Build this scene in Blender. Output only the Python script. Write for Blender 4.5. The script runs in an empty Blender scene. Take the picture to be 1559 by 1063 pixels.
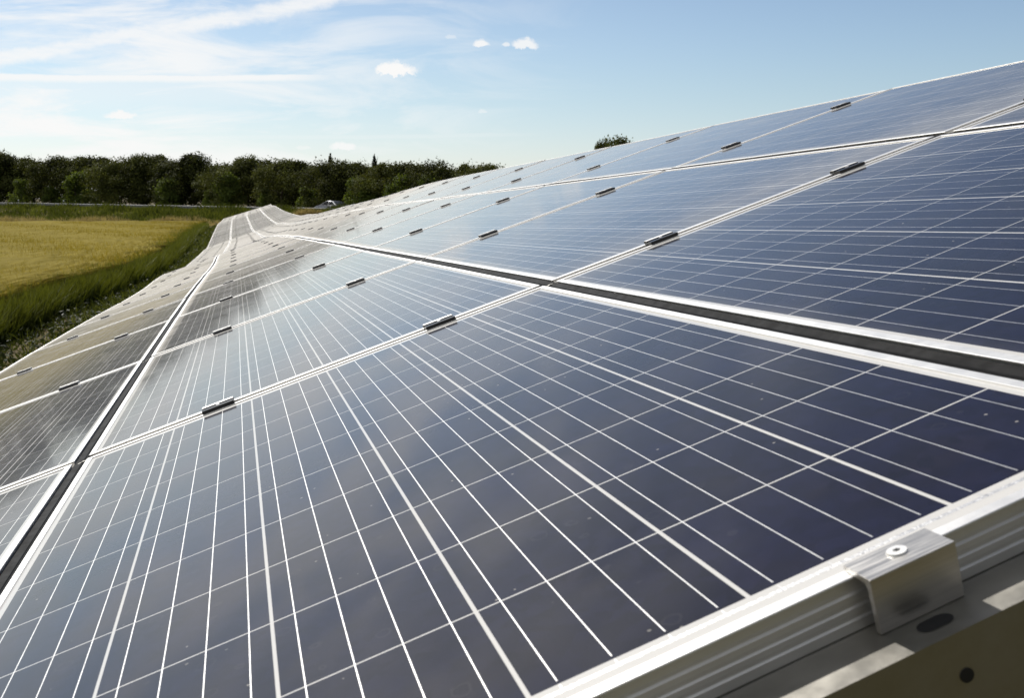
import bpy, bmesh, math, random
import numpy as np
from mathutils import Matrix, Vector

S = bpy.context.scene
COL = S.collection
rad = math.radians
FPX, CXP, CYP = 1651.78, 779.5, 531.5          # focal length and centre of the photograph, in its pixels
EYE = np.array([0.0, 0.0, 2.5])

# ------------------------------------------------------------------ camera
RW = np.array([[9.69487281e-01, -2.45141616e-01, 0.0],
               [-3.37802988e-02, -1.33594493e-01, -9.90460197e-01],
               [2.42803014e-01, 9.60238564e-01, -1.37799119e-01]])   # right, down, forward
cd = bpy.data.cameras.new('camera')
cam = bpy.data.objects.new('camera', cd)
COL.objects.link(cam)
cd.sensor_width = 36.0
cd.lens = FPX / 1559 * 36
cd.clip_start = 0.05
cd.clip_end = 9000
cd.dof.use_dof = True
cd.dof.focus_distance = 2.4
cd.dof.aperture_fstop = 18
m = Matrix.Identity(4)
for i in range(3):
    m[i][0] = RW[0][i]
    m[i][1] = -RW[1][i]
    m[i][2] = -RW[2][i]
    m[i][3] = EYE[i]
cam.matrix_world = m
S.camera = cam

# ------------------------------------------------------------------ sun, exposure
SUN = Vector((-0.316, 0.63, 0.71)).normalized()
ld = bpy.data.lights.new('sun', 'SUN')
ld.energy = 4.6
ld.angle = rad(0.53)
ld.color = (1.0, 0.965, 0.905)
sun = bpy.data.objects.new('sun', ld)
COL.objects.link(sun)
sun.rotation_euler = SUN.to_track_quat('Z', 'Y').to_euler()
S.view_settings.view_transform = 'Standard'
S.view_settings.look = 'None'
S.view_settings.exposure = -0.06
S.view_settings.gamma = 1.0
S.render.engine = 'CYCLES'


# ------------------------------------------------------------------ node helpers
class NT:
    def __init__(s, tree):
        s.t = tree

    def n(s, typ, **kw):
        nd = s.t.nodes.new(typ)
        for k, v in kw.items():
            setattr(nd, k, v)
        return nd

    def link(s, a, b):
        s.t.links.new(a, b)

    def put(s, sock, v):
        if isinstance(v, bpy.types.NodeSocket):
            s.link(v, sock)
        elif v is not None:
            sock.default_value = v

    def m(s, op, a, b=None, c=None, clamp=False):
        nd = s.n('ShaderNodeMath', operation=op, use_clamp=clamp)
        s.put(nd.inputs[0], a)
        s.put(nd.inputs[1], b)
        s.put(nd.inputs[2], c)
        return nd.outputs[0]

    def smooth(s, x, a, b, lo=0.0, hi=1.0):
        nd = s.n('ShaderNodeMapRange', interpolation_type='SMOOTHSTEP')
        s.put(nd.inputs[0], x)
        s.put(nd.inputs[1], a)
        s.put(nd.inputs[2], b)
        nd.inputs[3].default_value = lo
        nd.inputs[4].default_value = hi
        return nd.outputs[0]

    def mix(s, f, a, b, blend='MIX'):
        nd = s.n('ShaderNodeMix', data_type='RGBA', blend_type=blend)
        s.put(nd.inputs[0], f)
        for i, v in ((6, a), (7, b)):
            if isinstance(v, tuple) and len(v) == 3:
                v = v + (1,)
            s.put(nd.inputs[i], v)
        return nd.outputs[2]

    def noise(s, vec, scale, detail=3, rough=0.55, dist=0.0, dim='3D'):
        nd = s.n('ShaderNodeTexNoise', noise_dimensions=dim)
        if vec is not None:
            s.link(vec, nd.inputs['Vector'])
        nd.inputs['Scale'].default_value = scale
        nd.inputs['Detail'].default_value = detail
        nd.inputs['Roughness'].default_value = rough
        nd.inputs['Distortion'].default_value = dist
        return nd.outputs[0]

    def xyz(s, x, y, z=0.0):
        nd = s.n('ShaderNodeCombineXYZ')
        s.put(nd.inputs[0], x)
        s.put(nd.inputs[1], y)
        s.put(nd.inputs[2], z)
        return nd.outputs[0]


def pix_dir(x, y):
    d = RW[2] + (x - CXP) / FPX * RW[0] + (y - CYP) / FPX * RW[1]
    return d / np.linalg.norm(d)


AZ0 = math.atan2(RW[2][0], RW[2][1])


def sky_xy(x, y):
    d = pix_dir(x, y)
    return ((math.atan2(d[0], d[1]) - AZ0) * 1000, math.asin(d[2]) * 1000)     # milliradians: azimuth, elevation


# ------------------------------------------------------------------ sky
SKY_STRENGTH = 0.085
world = bpy.data.worlds.new('World')
S.world = world
world.use_nodes = True
w = NT(world.node_tree)
world.node_tree.nodes.clear()
sk = w.n('ShaderNodeTexSky', sky_type='NISHITA')
sk.sun_disc = False
sk.sun_elevation = math.asin(SUN.z)
sk.sun_rotation = math.atan2(SUN.x, SUN.y)
sk.air_density = 1.0
sk.dust_density = 0.3
sk.ozone_density = 2.0
sk.altitude = 50
tc = w.n('ShaderNodeTexCoord')
sp = w.n('ShaderNodeSeparateXYZ')
w.link(tc.outputs['Generated'], sp.inputs[0])
dx, dy, dz = sp.outputs
az = w.m('MULTIPLY', w.m('SUBTRACT', w.m('ARCTAN2', dx, dy), AZ0), 1000)
el = w.m('MULTIPLY', w.m('ARCSINE', dz), 1000)
v2 = w.xyz(az, el)
wob = w.m('SUBTRACT', w.noise(v2, 0.012, 4), 0.5)
fine = w.m('SUBTRACT', w.noise(v2, 0.09, 5, 0.65), 0.5)


def contrail(p, q, w0, w1, end=None, strength=0.8, soft=1.0):
    (x0, y0), (x1, y1) = sky_xy(*p), sky_xy(*q)
    L = math.hypot(x1 - x0, y1 - y0)
    ux, uy = (x1 - x0) / L, (y1 - y0) / L
    rx_, ry_ = w.m('SUBTRACT', az, x0), w.m('SUBTRACT', el, y0)
    s_ = w.m('ADD', w.m('MULTIPLY', rx_, ux), w.m('MULTIPLY', ry_, uy))
    d_ = w.m('SUBTRACT', w.m('MULTIPLY', ry_, ux), w.m('MULTIPLY', rx_, uy))
    d_ = w.m('ADD', d_, w.m('ADD', w.m('MULTIPLY', wob, 12 * soft), w.m('MULTIPLY', fine, 8 * soft)))
    up_ = w.smooth(d_, w0, 0.15 * w0, 0, 1)
    dn_ = w.smooth(d_, -w1, -0.15 * w1, 0, 1)
    r = w.m('MULTIPLY', up_, dn_)
    if end is not None:
        r = w.m('MULTIPLY', r, w.smooth(s_, end * L * 1.05, end * L * 0.7, 0, 1))
    return w.m('MULTIPLY', r, strength)


dens = w.m('MULTIPLY', contrail((0, 88), (500, -4), 12, 12, None, 0.86), w.smooth(w.noise(w.xyz(w.m('MULTIPLY', az, 0.02), w.m('MULTIPLY', el, 0.09)), 1.0, 6, 0.7), 0.28, 0.6, 0.68, 1.0))
dens = w.m('MAXIMUM', dens, contrail((0, 115), (575, 114), 3.0, 9, 1.0, 0.88, 0.3))
dens = w.m('MAXIMUM', dens, contrail((0, 122), (560, 122), 3.0, 40, 0.9, 0.42, 0.8))
dens = w.m('MAXIMUM', dens, contrail((200, 209), (900, 202), 3.5, 4.5, 1.0, 0.3, 0.3))
# thin streaky veil, thicker towards the sun's side
veil_v = w.xyz(w.m('MULTIPLY', az, 0.006), w.m('MULTIPLY', el, 0.028))
veil = w.noise(veil_v, 1.0, 6, 0.62, 0.6)
veil = w.smooth(veil, 0.33, 0.66, 0, 1)
side = w.smooth(az, 180, -400, 0, 1)
dens = w.m('MAXIMUM', dens, w.m('MULTIPLY', w.m('MULTIPLY', veil, side), 0.95))
veil2 = w.smooth(w.noise(w.xyz(w.m('MULTIPLY', az, 0.0022), w.m('MULTIPLY', el, 0.004)), 1.0, 4, 0.55), 0.45, 0.75, 0, 0.5)
dens = w.m('MAXIMUM', dens, w.m('MULTIPLY', w.smooth(az, 450, -450, 0.08, 0.5), w.smooth(el, 95, 0, 0.25, 0.8)))
dens = w.m('MAXIMUM', dens, w.m('MULTIPLY', w.smooth(az, 420, -250, 0.0, 0.13), w.smooth(el, 150, 350, 0, 1)))
dens = w.m('MAXIMUM', dens, w.m('MULTIPLY', veil2, w.smooth(el, 190, 420, 0, 1)))
# small fair-weather puffs
lump = w.m('SUBTRACT', w.noise(v2, 0.11, 6, 0.7), 0.5)
lump2 = w.m('SUBTRACT', w.noise(w.xyz(w.m('ADD', az, 500.0), el), 0.06, 5, 0.65), 0.5)
for (px, py, hw, hh, st) in ((601, 104, 37, 14, 1.0), (733, 65, 15, 8, 0.9), (770, 67, 8, 4, 0.7), (800, 66, 21, 11, 0.85), (685, 55, 12, 5, 0.5),
                             (182, 175, 24, 8, 0.95), (130, 198, 18, 5, 0.8), (520, 222, 22, 8, 0.85), (462, 224, 14, 4, 0.5), (735, 169, 9, 5, 0.5),
                             (265, 181, 12, 3, 0.5)):
    x0, y0 = sky_xy(px, py)
    hw, hh = hw / 1.652, hh / 1.652
    ex = w.m('DIVIDE', w.m('ADD', w.m('SUBTRACT', az, x0), w.m('MULTIPLY', lump2, hw * 1.1)), hw)
    ey = w.m('DIVIDE', w.m('ADD', w.m('SUBTRACT', el, y0 - hh * 0.3), w.m('MULTIPLY', lump, hh * 2.2)), hh)
    ey = w.m('MULTIPLY', ey, w.smooth(ey, -0.2, 0.2, 2.2, 0.85))
    rr = w.m('SQRT', w.m('ADD', w.m('MULTIPLY', ex, ex), w.m('MULTIPLY', ey, ey)))
    dens = w.m('MAXIMUM', dens, w.m('MULTIPLY', w.smooth(rr, 1.15, 0.55, 0, 1), st))
bg1 = w.n('ShaderNodeBackground')
tint = w.mix(1.0, sk.outputs[0], (0.96, 0.98, 1.03), 'MULTIPLY')
deep = w.smooth(el, 110, 600, 1.22, 0.40)          # a dry, clear sky: pale low down, deep blue overhead
tint = w.mix(1.0, tint, w.xyz(deep, deep, w.smooth(el, 110, 600, 1.20, 0.44)), 'MULTIPLY')
low = w.smooth(el, 110, 0, 0, 1)
tint = w.mix(low, tint, w.mix(1.0, tint, (0.93, 0.96, 1.10), 'MULTIPLY'))
w.link(tint, bg1.inputs[0])
bg1.inputs[1].default_value = SKY_STRENGTH
bg2 = w.n('ShaderNodeBackground')
bg2.inputs[0].default_value = (1.0, 0.995, 0.985, 1)
bg2.inputs[1].default_value = 1.0
mx = w.n('ShaderNodeMixShader')
w.link(dens, mx.inputs[0])
w.link(bg1.outputs[0], mx.inputs[1])
w.link(bg2.outputs[0], mx.inputs[2])
wo = w.n('ShaderNodeOutputWorld')
w.link(mx.outputs[0], wo.inputs[0])


# ------------------------------------------------------------------ material helpers
def new_mat(name):
    mt = bpy.data.materials.new(name)
    mt.use_nodes = True
    t = NT(mt.node_tree)
    b = mt.node_tree.nodes['Principled BSDF']
    return mt, t, b


def metal(name, col, rough, metallic, nscale=60, namp=0.12, bump=0.0, streak=None, rvar=0.08):
    mt, t, b = new_mat(name)
    tcn = t.n('ShaderNodeTexCoord')
    vec = tcn.outputs['Object']
    if streak:
        mp = t.n('ShaderNodeMapping')
        mp.inputs['Scale'].default_value = streak
        t.link(vec, mp.inputs[0])
        vec = mp.outputs[0]
    nz = t.noise(vec, nscale, 5, 0.65)
    c = t.mix(nz, tuple(x * (1 - namp) for x in col), tuple(min(1, x * (1 + namp)) for x in col))
    t.link(c, b.inputs['Base Color'])
    b.inputs['Metallic'].default_value = metallic
    t.link(t.smooth(nz, 0.3, 0.7, max(0.02, rough - rvar), rough + rvar), b.inputs['Roughness'])
    if bump:
        bp = t.n('ShaderNodeBump')
        bp.inputs['Strength'].default_value = bump
        bp.inputs['Distance'].default_value = 0.001
        t.link(nz, bp.inputs['Height'])
        t.link(bp.outputs[0], b.inputs['Normal'])
    return mt


def glass_mat():
    mt, t, b = new_mat('solar_glass')
    tcn = t.n('ShaderNodeTexCoord')
    oi = t.n('ShaderNodeObjectInfo')
    s_ = t.n('ShaderNodeSeparateXYZ')
    t.link(tcn.outputs['Object'], s_.inputs[0])
    x, y, z = s_.outputs
    PX, PY = 0.159, 0.158
    cx = t.m('ADD', t.m('DIVIDE', x, PX), 3.0)
    cy = t.m('ADD', t.m('DIVIDE', y, PY), 5.0)
    fx, fy = t.m('FRACT', cx), t.m('FRACT', cy)
    dgx = t.m('MULTIPLY', t.m('MINIMUM', fx, t.m('SUBTRACT', 1.0, fx)), PX)
    dgy = t.m('MULTIPLY', t.m('MINIMUM', fy, t.m('SUBTRACT', 1.0, fy)), PY)
    gap = t.m('MAXIMUM', t.m('LESS_THAN', dgx, 0.0017), t.m('LESS_THAN', dgy, 0.00105))
    ax, ay = t.m('ABSOLUTE', x), t.m('ABSOLUTE', y)
    out = t.m('MAXIMUM', t.m('GREATER_THAN', ax, 0.4752), t.m('GREATER_THAN', ay, 0.7890))
    white = t.m('MAXIMUM', gap, out)
    bx = t.m('DIVIDE', t.m('SUBTRACT', t.m('MULTIPLY', fx, PX), 0.0015), 0.039)
    bb = t.m('MULTIPLY', t.m('ABSOLUTE', t.m('SUBTRACT', t.m('FRACT', bx), 0.5)), 0.039)
    bus = t.m('MULTIPLY', t.m('LESS_THAN', bb, t.m('ADD', 0.00034, t.m('MULTIPLY', t.noise(tcn.outputs['Object'], 45, 2, 0.5), 0.0003))), t.m('LESS_THAN', ax, 0.4752))
    bus = t.m('MULTIPLY', bus, t.m('MAXIMUM', t.m('LESS_THAN', ay, 0.7845), t.m('MULTIPLY', t.m('GREATER_THAN', ay, 0.790), t.m('LESS_THAN', ay, 0.7985))))
    rib_n = t.noise(tcn.outputs['Object'], 260, 2, 0.6)
    rib = t.m('LESS_THAN', t.m('ABSOLUTE', t.m('SUBTRACT', t.m('ADD', ay, t.m('MULTIPLY', t.m('SUBTRACT', rib_n, 0.5), 0.002)), 0.7985)), 0.0021)
    rib = t.m('MULTIPLY', rib, t.m('LESS_THAN', ax, 0.462))
    silver = t.m('MAXIMUM', bus, rib)
    # cell colour: dark polycrystalline blue, each cell a little different
    wn = t.n('ShaderNodeTexWhiteNoise', noise_dimensions='4D')
    t.link(t.xyz(t.m('FLOOR', cx), t.m('FLOOR', cy)), wn.inputs['Vector'])
    t.link(oi.outputs['Random'], wn.inputs['W'])
    vo = t.n('ShaderNodeTexVoronoi')
    vo.inputs['Scale'].default_value = 70
    t.link(tcn.outputs['Object'], vo.inputs['Vector'])
    grain = t.n('ShaderNodeSeparateXYZ')
    t.link(vo.outputs['Color'], grain.inputs[0])
    big = t.noise(tcn.outputs['Object'], 14, 4, 0.6)
    val = t.m('ADD', t.m('MULTIPLY', grain.outputs[0], 0.35), t.m('ADD', t.m('MULTIPLY', wn.outputs[0], 0.35), t.m('MULTIPLY', big, 0.6)))
    cellc = t.mix(val, (0.0004, 0.0005, 0.0024), (0.0085, 0.0090, 0.030))
    cellc = t.mix(t.smooth(t.noise(tcn.outputs['Object'], 9, 4, 0.6), 0.45, 0.7, 0.0, 0.6), cellc, t.mix(grain.outputs[1], (0.002, 0.0015, 0.003), (0.013, 0.010, 0.018)))
    fing = t.m('LESS_THAN', t.m('FRACT', t.m('DIVIDE', y, 0.0017)), 0.06)
    cellc = t.mix(t.m('MULTIPLY', fing, 0.12), cellc, (0.30, 0.31, 0.34))
    wear = t.smooth(t.noise(tcn.outputs['Object'], 3.1, 5, 0.65), 0.5, 0.75, 0.0, 0.008)
    cellc = t.mix(wear, cellc, (0.6, 0.5, 0.42))
    c = t.mix(white, cellc, (0.62, 0.605, 0.58))
    c = t.mix(silver, c, t.mix(t.noise(tcn.outputs['Object'], 70, 3, 0.6), (0.55, 0.54, 0.53), (0.98, 0.97, 0.95)))
    # dust film and specks
    dn = t.noise(tcn.outputs['Object'], 5, 6, 0.7)
    sm = t.n('ShaderNodeMapping')
    sm.inputs['Scale'].default_value = (6, 90, 1)
    t.link(tcn.outputs['Object'], sm.inputs[0])
    dn2 = t.noise(sm.outputs[0], 1.0, 3, 0.6)
    dust = t.m('ADD', t.smooth(dn, 0.3, 0.8, 0.0003, 0.0010), t.m('ADD', t.smooth(dn2, 0.55, 0.8, 0.0, 0.0003), t.m('MULTIPLY', t.smooth(x, -0.44, -0.485, 0.0, 0.006), dn)))
    dv = t.n('ShaderNodeTexVoronoi')
    dv.inputs['Scale'].default_value = 55
    off = t.n('ShaderNodeVectorMath', operation='ADD')
    t.link(tcn.outputs['Object'], off.inputs[0])
    t.link(t.xyz(t.m('MULTIPLY', oi.outputs['Random'], 37.0), t.m('MULTIPLY', oi.outputs['Random'], 91.0)), off.inputs[1])
    t.link(off.outputs[0], dv.inputs['Vector'])
    dsep = t.n('ShaderNodeSeparateXYZ')
    t.link(dv.outputs['Color'], dsep.inputs[0])
    speck_r = t.smooth(dsep.outputs[0], 0.72, 1.0, 0.0, 0.095)
    speck = t.m('MULTIPLY', t.m('LESS_THAN', dv.outputs['Distance'], speck_r), t.m('ADD', 0.2, t.m('MULTIPLY', dsep.outputs[1], 0.6)))
    t.link(c, b.inputs['Base Color'])
    t.link(t.m('MULTIPLY', silver, 0.85), b.inputs['Metallic'])
    b.inputs['Roughness'].default_value = 0.42
    b.inputs['Specular IOR Level'].default_value = 0.06
    b.inputs['Coat Weight'].default_value = 1.0
    b.inputs['Coat IOR'].default_value = 1.26
    t.link(t.smooth(dn, 0.3, 0.75, 0.055, 0.095), b.inputs['Coat Roughness'])
    bp = t.n('ShaderNodeBump')
    bp.inputs['Strength'].default_value = 0.5
    bp.inputs['Distance'].default_value = 0.0012
    t.link(t.m('MULTIPLY', rib_n, rib), bp.inputs['Height'])
    t.link(bp.outputs[0], b.inputs['Normal'])
    # thin settled dust lies over the glass: the flatter it is looked along, the more of it covers
    gm = t.n('ShaderNodeNewGeometry')
    dt = t.n('ShaderNodeVectorMath', operation='DOT_PRODUCT')
    t.link(gm.outputs['Normal'], dt.inputs[0])
    t.link(gm.outputs['Incoming'], dt.inputs[1])
    cosv = t.m('MAXIMUM', t.m('ABSOLUTE', dt.outputs['Value']), 0.02)
    cover = t.m('SUBTRACT', 1.0, t.m('EXPONENT', t.m('MULTIPLY', t.m('DIVIDE', dust, t.m('POWER', cosv, 2.0)), -1.0)))
    cover = t.m('MAXIMUM', cover, t.m('MULTIPLY', speck, 0.6))
    # a few bird droppings and dried rain spots
    bv = t.n('ShaderNodeTexVoronoi')
    bv.inputs['Scale'].default_value = 3.2
    wv = t.n('ShaderNodeVectorMath', operation='ADD')
    t.link(off.outputs[0], wv.inputs[0])
    wn_ = t.m('MULTIPLY', t.m('SUBTRACT', t.noise(tcn.outputs['Object'], 60, 3, 0.6), 0.5), 0.012)
    t.link(t.xyz(wn_, t.m('MULTIPLY', wn_, -0.7)), wv.inputs[1])
    t.link(wv.outputs[0], bv.inputs['Vector'])
    bs = t.n('ShaderNodeSeparateXYZ')
    t.link(bv.outputs['Color'], bs.inputs[0])
    drop = t.m('LESS_THAN', bv.outputs['Distance'], t.smooth(bs.outputs[0], 0.72, 1.0, 0.0, 0.022))
    cover = t.m('MAXIMUM', cover, t.m('MULTIPLY', drop, 0.75))
    rv = t.n('ShaderNodeTexVoronoi')
    rv.inputs['Scale'].default_value = 34
    t.link(wv.outputs[0], rv.inputs['Vector'])
    rs_ = t.n('ShaderNodeSeparateXYZ')
    t.link(rv.outputs['Color'], rs_.inputs[0])
    ring = t.m('LESS_THAN', t.m('ABSOLUTE', t.m('SUBTRACT', rv.outputs['Distance'], t.m('MULTIPLY', rs_.outputs[1], 0.3))), 0.03)
    cover = t.m('MAXIMUM', cover, t.m('MULTIPLY', t.m('MULTIPLY', ring, t.m('GREATER_THAN', rs_.outputs[0], 0.6)), 0.02))
    dd = t.n('ShaderNodeBsdfDiffuse')
    dd.inputs[0].default_value = (0.60, 0.57, 0.52, 1)
    ms = t.n('ShaderNodeMixShader')
    t.link(cover, ms.inputs[0])
    t.link(b.outputs[0], ms.inputs[1])
    t.link(dd.outputs[0], ms.inputs[2])
    t.link(ms.outputs[0], mt.node_tree.nodes['Material Output'].inputs[0])
    return mt


def leaf_mat(name, c0, c1, trans=0.35, rough=0.5, spec=0.3, tip=None, soil_mix=None):
    mt, t, b = new_mat(name)
    at = t.n('ShaderNodeAttribute')
    at.attribute_name = 'shade'
    oi = t.n('ShaderNodeObjectInfo')
    f = t.m('ADD', t.m('MULTIPLY', at.outputs['Fac'], 0.75), t.m('MULTIPLY', oi.outputs['Random'], 0.25))
    c = t.mix(f, c0, c1)
    if tip:
        a2 = t.n('ShaderNodeAttribute')
        a2.attribute_name = 'tip'
        c = t.mix(a2.outputs['Fac'], c, tip)
    t.link(c, b.inputs['Base Color'])
    b.inputs['Roughness'].default_value = rough
    b.inputs['Specular IOR Level'].default_value = spec
    tr = t.n('ShaderNodeBsdfTranslucent')
    t.link(t.mix(1.0, c, (1.35, 1.3, 0.55), 'MULTIPLY'), tr.inputs[0])
    ms = t.n('ShaderNodeMixShader')
    ms.inputs[0].default_value = trans
    o = mt.node_tree.nodes['Material Output']
    t.link(b.outputs[0], ms.inputs[1])
    t.link(tr.outputs[0], ms.inputs[2])
    t.link(ms.outputs[0], o.inputs[0])
    return mt


def ground_mat(name, cols, scale, rough=0.95, bump=0.3):
    mt, t, b = new_mat(name)
    tcn = t.n('ShaderNodeTexCoord')
    n1 = t.noise(tcn.outputs['Object'], scale, 8, 0.7)
    n2 = t.noise(tcn.outputs['Object'], scale * 0.07, 4, 0.6)
    c = t.mix(t.smooth(n1, 0.3, 0.7), cols[0], cols[1])
    c = t.mix(t.smooth(n2, 0.4, 0.65), c, cols[2])
    t.link(c, b.inputs['Base Color'])
    b.inputs['Roughness'].default_value = rough
    b.inputs['Specular IOR Level'].default_value = 0.2
    bp = t.n('ShaderNodeBump')
    bp.inputs['Strength'].default_value = bump
    bp.inputs['Distance'].default_value = 0.05
    t.link(n1, bp.inputs['Height'])
    t.link(bp.outputs[0], b.inputs['Normal'])
    return mt


M = {}
M['glass'] = glass_mat()
M['frame'] = metal('anodised_aluminium', (0.86, 0.85, 0.83), 0.44, 0.86, 40, 0.05, rvar=0.025)
M['back'] = metal('white_backsheet', (0.75, 0.75, 0.73), 0.7, 0.0, 20, 0.03)
M['clamp'] = metal('milled_aluminium', (0.62, 0.60, 0.57), 0.36, 0.9, 5, 0.28, 0.1, (3, 60, 90))
M['black_alu'] = metal('black_anodised_aluminium', (0.022, 0.023, 0.026), 0.36, 0.0, 30, 0.15)
M['gap_shade'] = metal('gap_shade_black', (0.003, 0.003, 0.0033), 0.6, 0.0, 40, 0.2)  # near-black colour standing for the shade inside the long gaps
M['gap_shade'].node_tree.nodes['Principled BSDF'].inputs['Specular IOR Level'].default_value = 0.08
M['galv'] = metal('galvanised_steel', (0.36, 0.345, 0.31), 0.42, 0.82, 22, 0.35, 0.15)
M['screw'] = metal('stainless_screw', (0.88, 0.87, 0.85), 0.45, 0.6, 40, 0.05)
M['dark'] = metal('dark_recess', (0.02, 0.02, 0.02), 0.7, 0.0, 20, 0.1)
M['ground'] = ground_mat('meadow_soil', ((0.11, 0.078, 0.040), (0.16, 0.12, 0.06), (0.085, 0.080, 0.032)), 2.2)
M['asphalt'] = ground_mat('asphalt', ((0.05, 0.05, 0.05), (0.065, 0.064, 0.062), (0.055, 0.055, 0.055)), 6.0, 0.85, 0.1)
M['line_paint'] = ground_mat('road_paint', ((0.7, 0.7, 0.68), (0.8, 0.8, 0.78), (0.75, 0.75, 0.72)), 6.0, 0.7, 0.05)
M['tree_leaf'] = leaf_mat('tree_leaf', (0.009, 0.012, 0.004), (0.17, 0.185, 0.05), 0.22, 0.65, 0.06)
M['far_leaf'] = leaf_mat('far_leaf', (0.025, 0.030, 0.011), (0.070, 0.080, 0.032), 0.25, 0.7, 0.06)
M['bright_leaf'] = leaf_mat('bright_leaf', (0.06, 0.085, 0.016), (0.16, 0.20, 0.045), 0.42, 0.6, 0.12)
M['needle'] = leaf_mat('spruce_needle', (0.014, 0.022, 0.010), (0.03, 0.045, 0.016), 0.12)
M['barley'] = leaf_mat('barley', (0.185, 0.150, 0.022), (0.37, 0.29, 0.055), 0.3, 0.8, 0.03)
M['green_blade'] = leaf_mat('green_blade', (0.012, 0.022, 0.004), (0.058, 0.080, 0.013), 0.24, 0.6, 0.1, (0.17, 0.185, 0.03))
M['weed'] = leaf_mat('weed_leaf', (0.014, 0.022, 0.006), (0.070, 0.085, 0.024), 0.22, 0.55, 0.16)
M['verge'] = leaf_mat('verge_blade', (0.022, 0.034, 0.007), (0.18, 0.20, 0.045), 0.3, 0.7, 0.06)
M['straw'] = leaf_mat('dry_straw', (0.28, 0.22, 0.13), (0.55, 0.46, 0.30), 0.3, 0.7, 0.05)
M['bark'] = ground_mat('bark', ((0.05, 0.038, 0.026), (0.08, 0.06, 0.045), (0.06, 0.05, 0.035)), 9.0, 0.95, 0.6)
M['car_paint'] = metal('silver_car_paint', (0.13, 0.135, 0.15), 0.25, 0.5, 3, 0.02)
M['car_glass'] = metal('dark_car_glass', (0.012, 0.014, 0.016), 0.08, 0.0, 3, 0.02)
M['rail_steel'] = metal('weathered_rail_steel', (0.20, 0.20, 0.20), 0.7, 0.2, 4, 0.3)
M['tyre'] = metal('black_rubber', (0.02, 0.02, 0.02), 0.8, 0.0, 30, 0.1)
M['white_plastic'] = metal('white_plastic', (0.8, 0.8, 0.78), 0.45, 0.0, 10, 0.04)


# ------------------------------------------------------------------ object helpers
def tag(o, label=None, cat=None, group=None, kind=None):
    if label:
        o['label'] = label
    if cat:
        o['category'] = cat
    if group:
        o['group'] = group
    if kind:
        o['kind'] = kind
    return o


def link(name, me, parent=None):
    o = bpy.data.objects.new(name, me)
    COL.objects.link(o)
    if parent is not None:
        o.parent = parent
    return o


def empty(name, mat=None):
    o = bpy.data.objects.new(name, None)
    o.empty_display_size = 0.1
    COL.objects.link(o)
    if mat is not None:
        o.matrix_world = mat
    return o


def np_mesh(name, verts, quads=None, tris=None, mats=(), attrs=None, smooth=False, mat_idx=None):
    me = bpy.data.meshes.new(name)
    verts = np.asarray(verts, np.float32)
    nq = 0 if quads is None else len(quads)
    nt = 0 if tris is None else len(tris)
    me.vertices.add(len(verts))
    me.vertices.foreach_set('co', verts.ravel())
    idx, tot = [], []
    if nq:
        idx.append(np.asarray(quads, np.int32).ravel())
        tot.append(np.full(nq, 4, np.int32))
    if nt:
        idx.append(np.asarray(tris, np.int32).ravel())
        tot.append(np.full(nt, 3, np.int32))
    idx, tot = np.concatenate(idx), np.concatenate(tot)
    me.loops.add(len(idx))
    me.loops.foreach_set('vertex_index', idx)
    me.polygons.add(len(tot))
    start = np.concatenate([[0], np.cumsum(tot)[:-1]]).astype(np.int32)
    me.polygons.foreach_set('loop_start', start)
    me.polygons.foreach_set('loop_total', tot)
    if mat_idx is not None:
        me.polygons.foreach_set('material_index', np.asarray(mat_idx, np.int32))
    me.polygons.foreach_set('use_smooth', np.full(len(tot), bool(smooth)))
    for mt in mats:
        me.materials.append(mt)
    for k, a in (attrs or {}).items():
        at = me.attributes.new(k, 'FLOAT', 'POINT')
        at.data.foreach_set('value', np.asarray(a, np.float32))
    me.update(calc_edges=True)
    me.validate()
    return me


def bm_mesh(name, bm, mats, smooth=False):
    bmesh.ops.recalc_face_normals(bm, faces=bm.faces[:])
    me = bpy.data.meshes.new(name)
    bm.to_mesh(me)
    bm.free()
    for mt in mats:
        me.materials.append(mt)
    for p in me.polygons:
        p.use_smooth = bool(smooth)
    return me


def add_box(bm, lo, hi, bevel=0.0):
    r = bmesh.ops.create_cube(bm, size=1.0)
    vs = r['verts']
    for v in vs:
        v.co = Vector([lo[i] + (v.co[i] + 0.5) * (hi[i] - lo[i]) for i in range(3)])
    if bevel:
        es = list({e for v in vs for e in v.link_edges})
        bmesh.ops.bevel(bm, geom=es, offset=bevel, segments=2, affect='EDGES', profile=0.6)


def add_cyl(bm, p, axis, r, h, seg=24, r2=None):
    mt = Vector(axis).to_track_quat('Z', 'Y').to_matrix().to_4x4()
    mt.translation = Vector(p)
    bmesh.ops.create_cone(bm, cap_ends=True, segments=seg, radius1=r, radius2=r if r2 is None else r2, depth=h, matrix=mt)


def add_extrude(bm, prof, axis, a, b):
    """closed polygon prof (two coordinates) run along an axis from a to b"""
    def co(p, t):
        c = [p[0], p[1]]
        c.insert(axis, t)
        return c
    va = [bm.verts.new(co(p, a)) for p in prof]
    vb = [bm.verts.new(co(p, b)) for p in prof]
    n = len(prof)
    for i in range(n):
        bm.faces.new((va[i], va[(i + 1) % n], vb[(i + 1) % n], vb[i]))
    bm.faces.new(va)
    bm.faces.new(vb[::-1])


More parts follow.
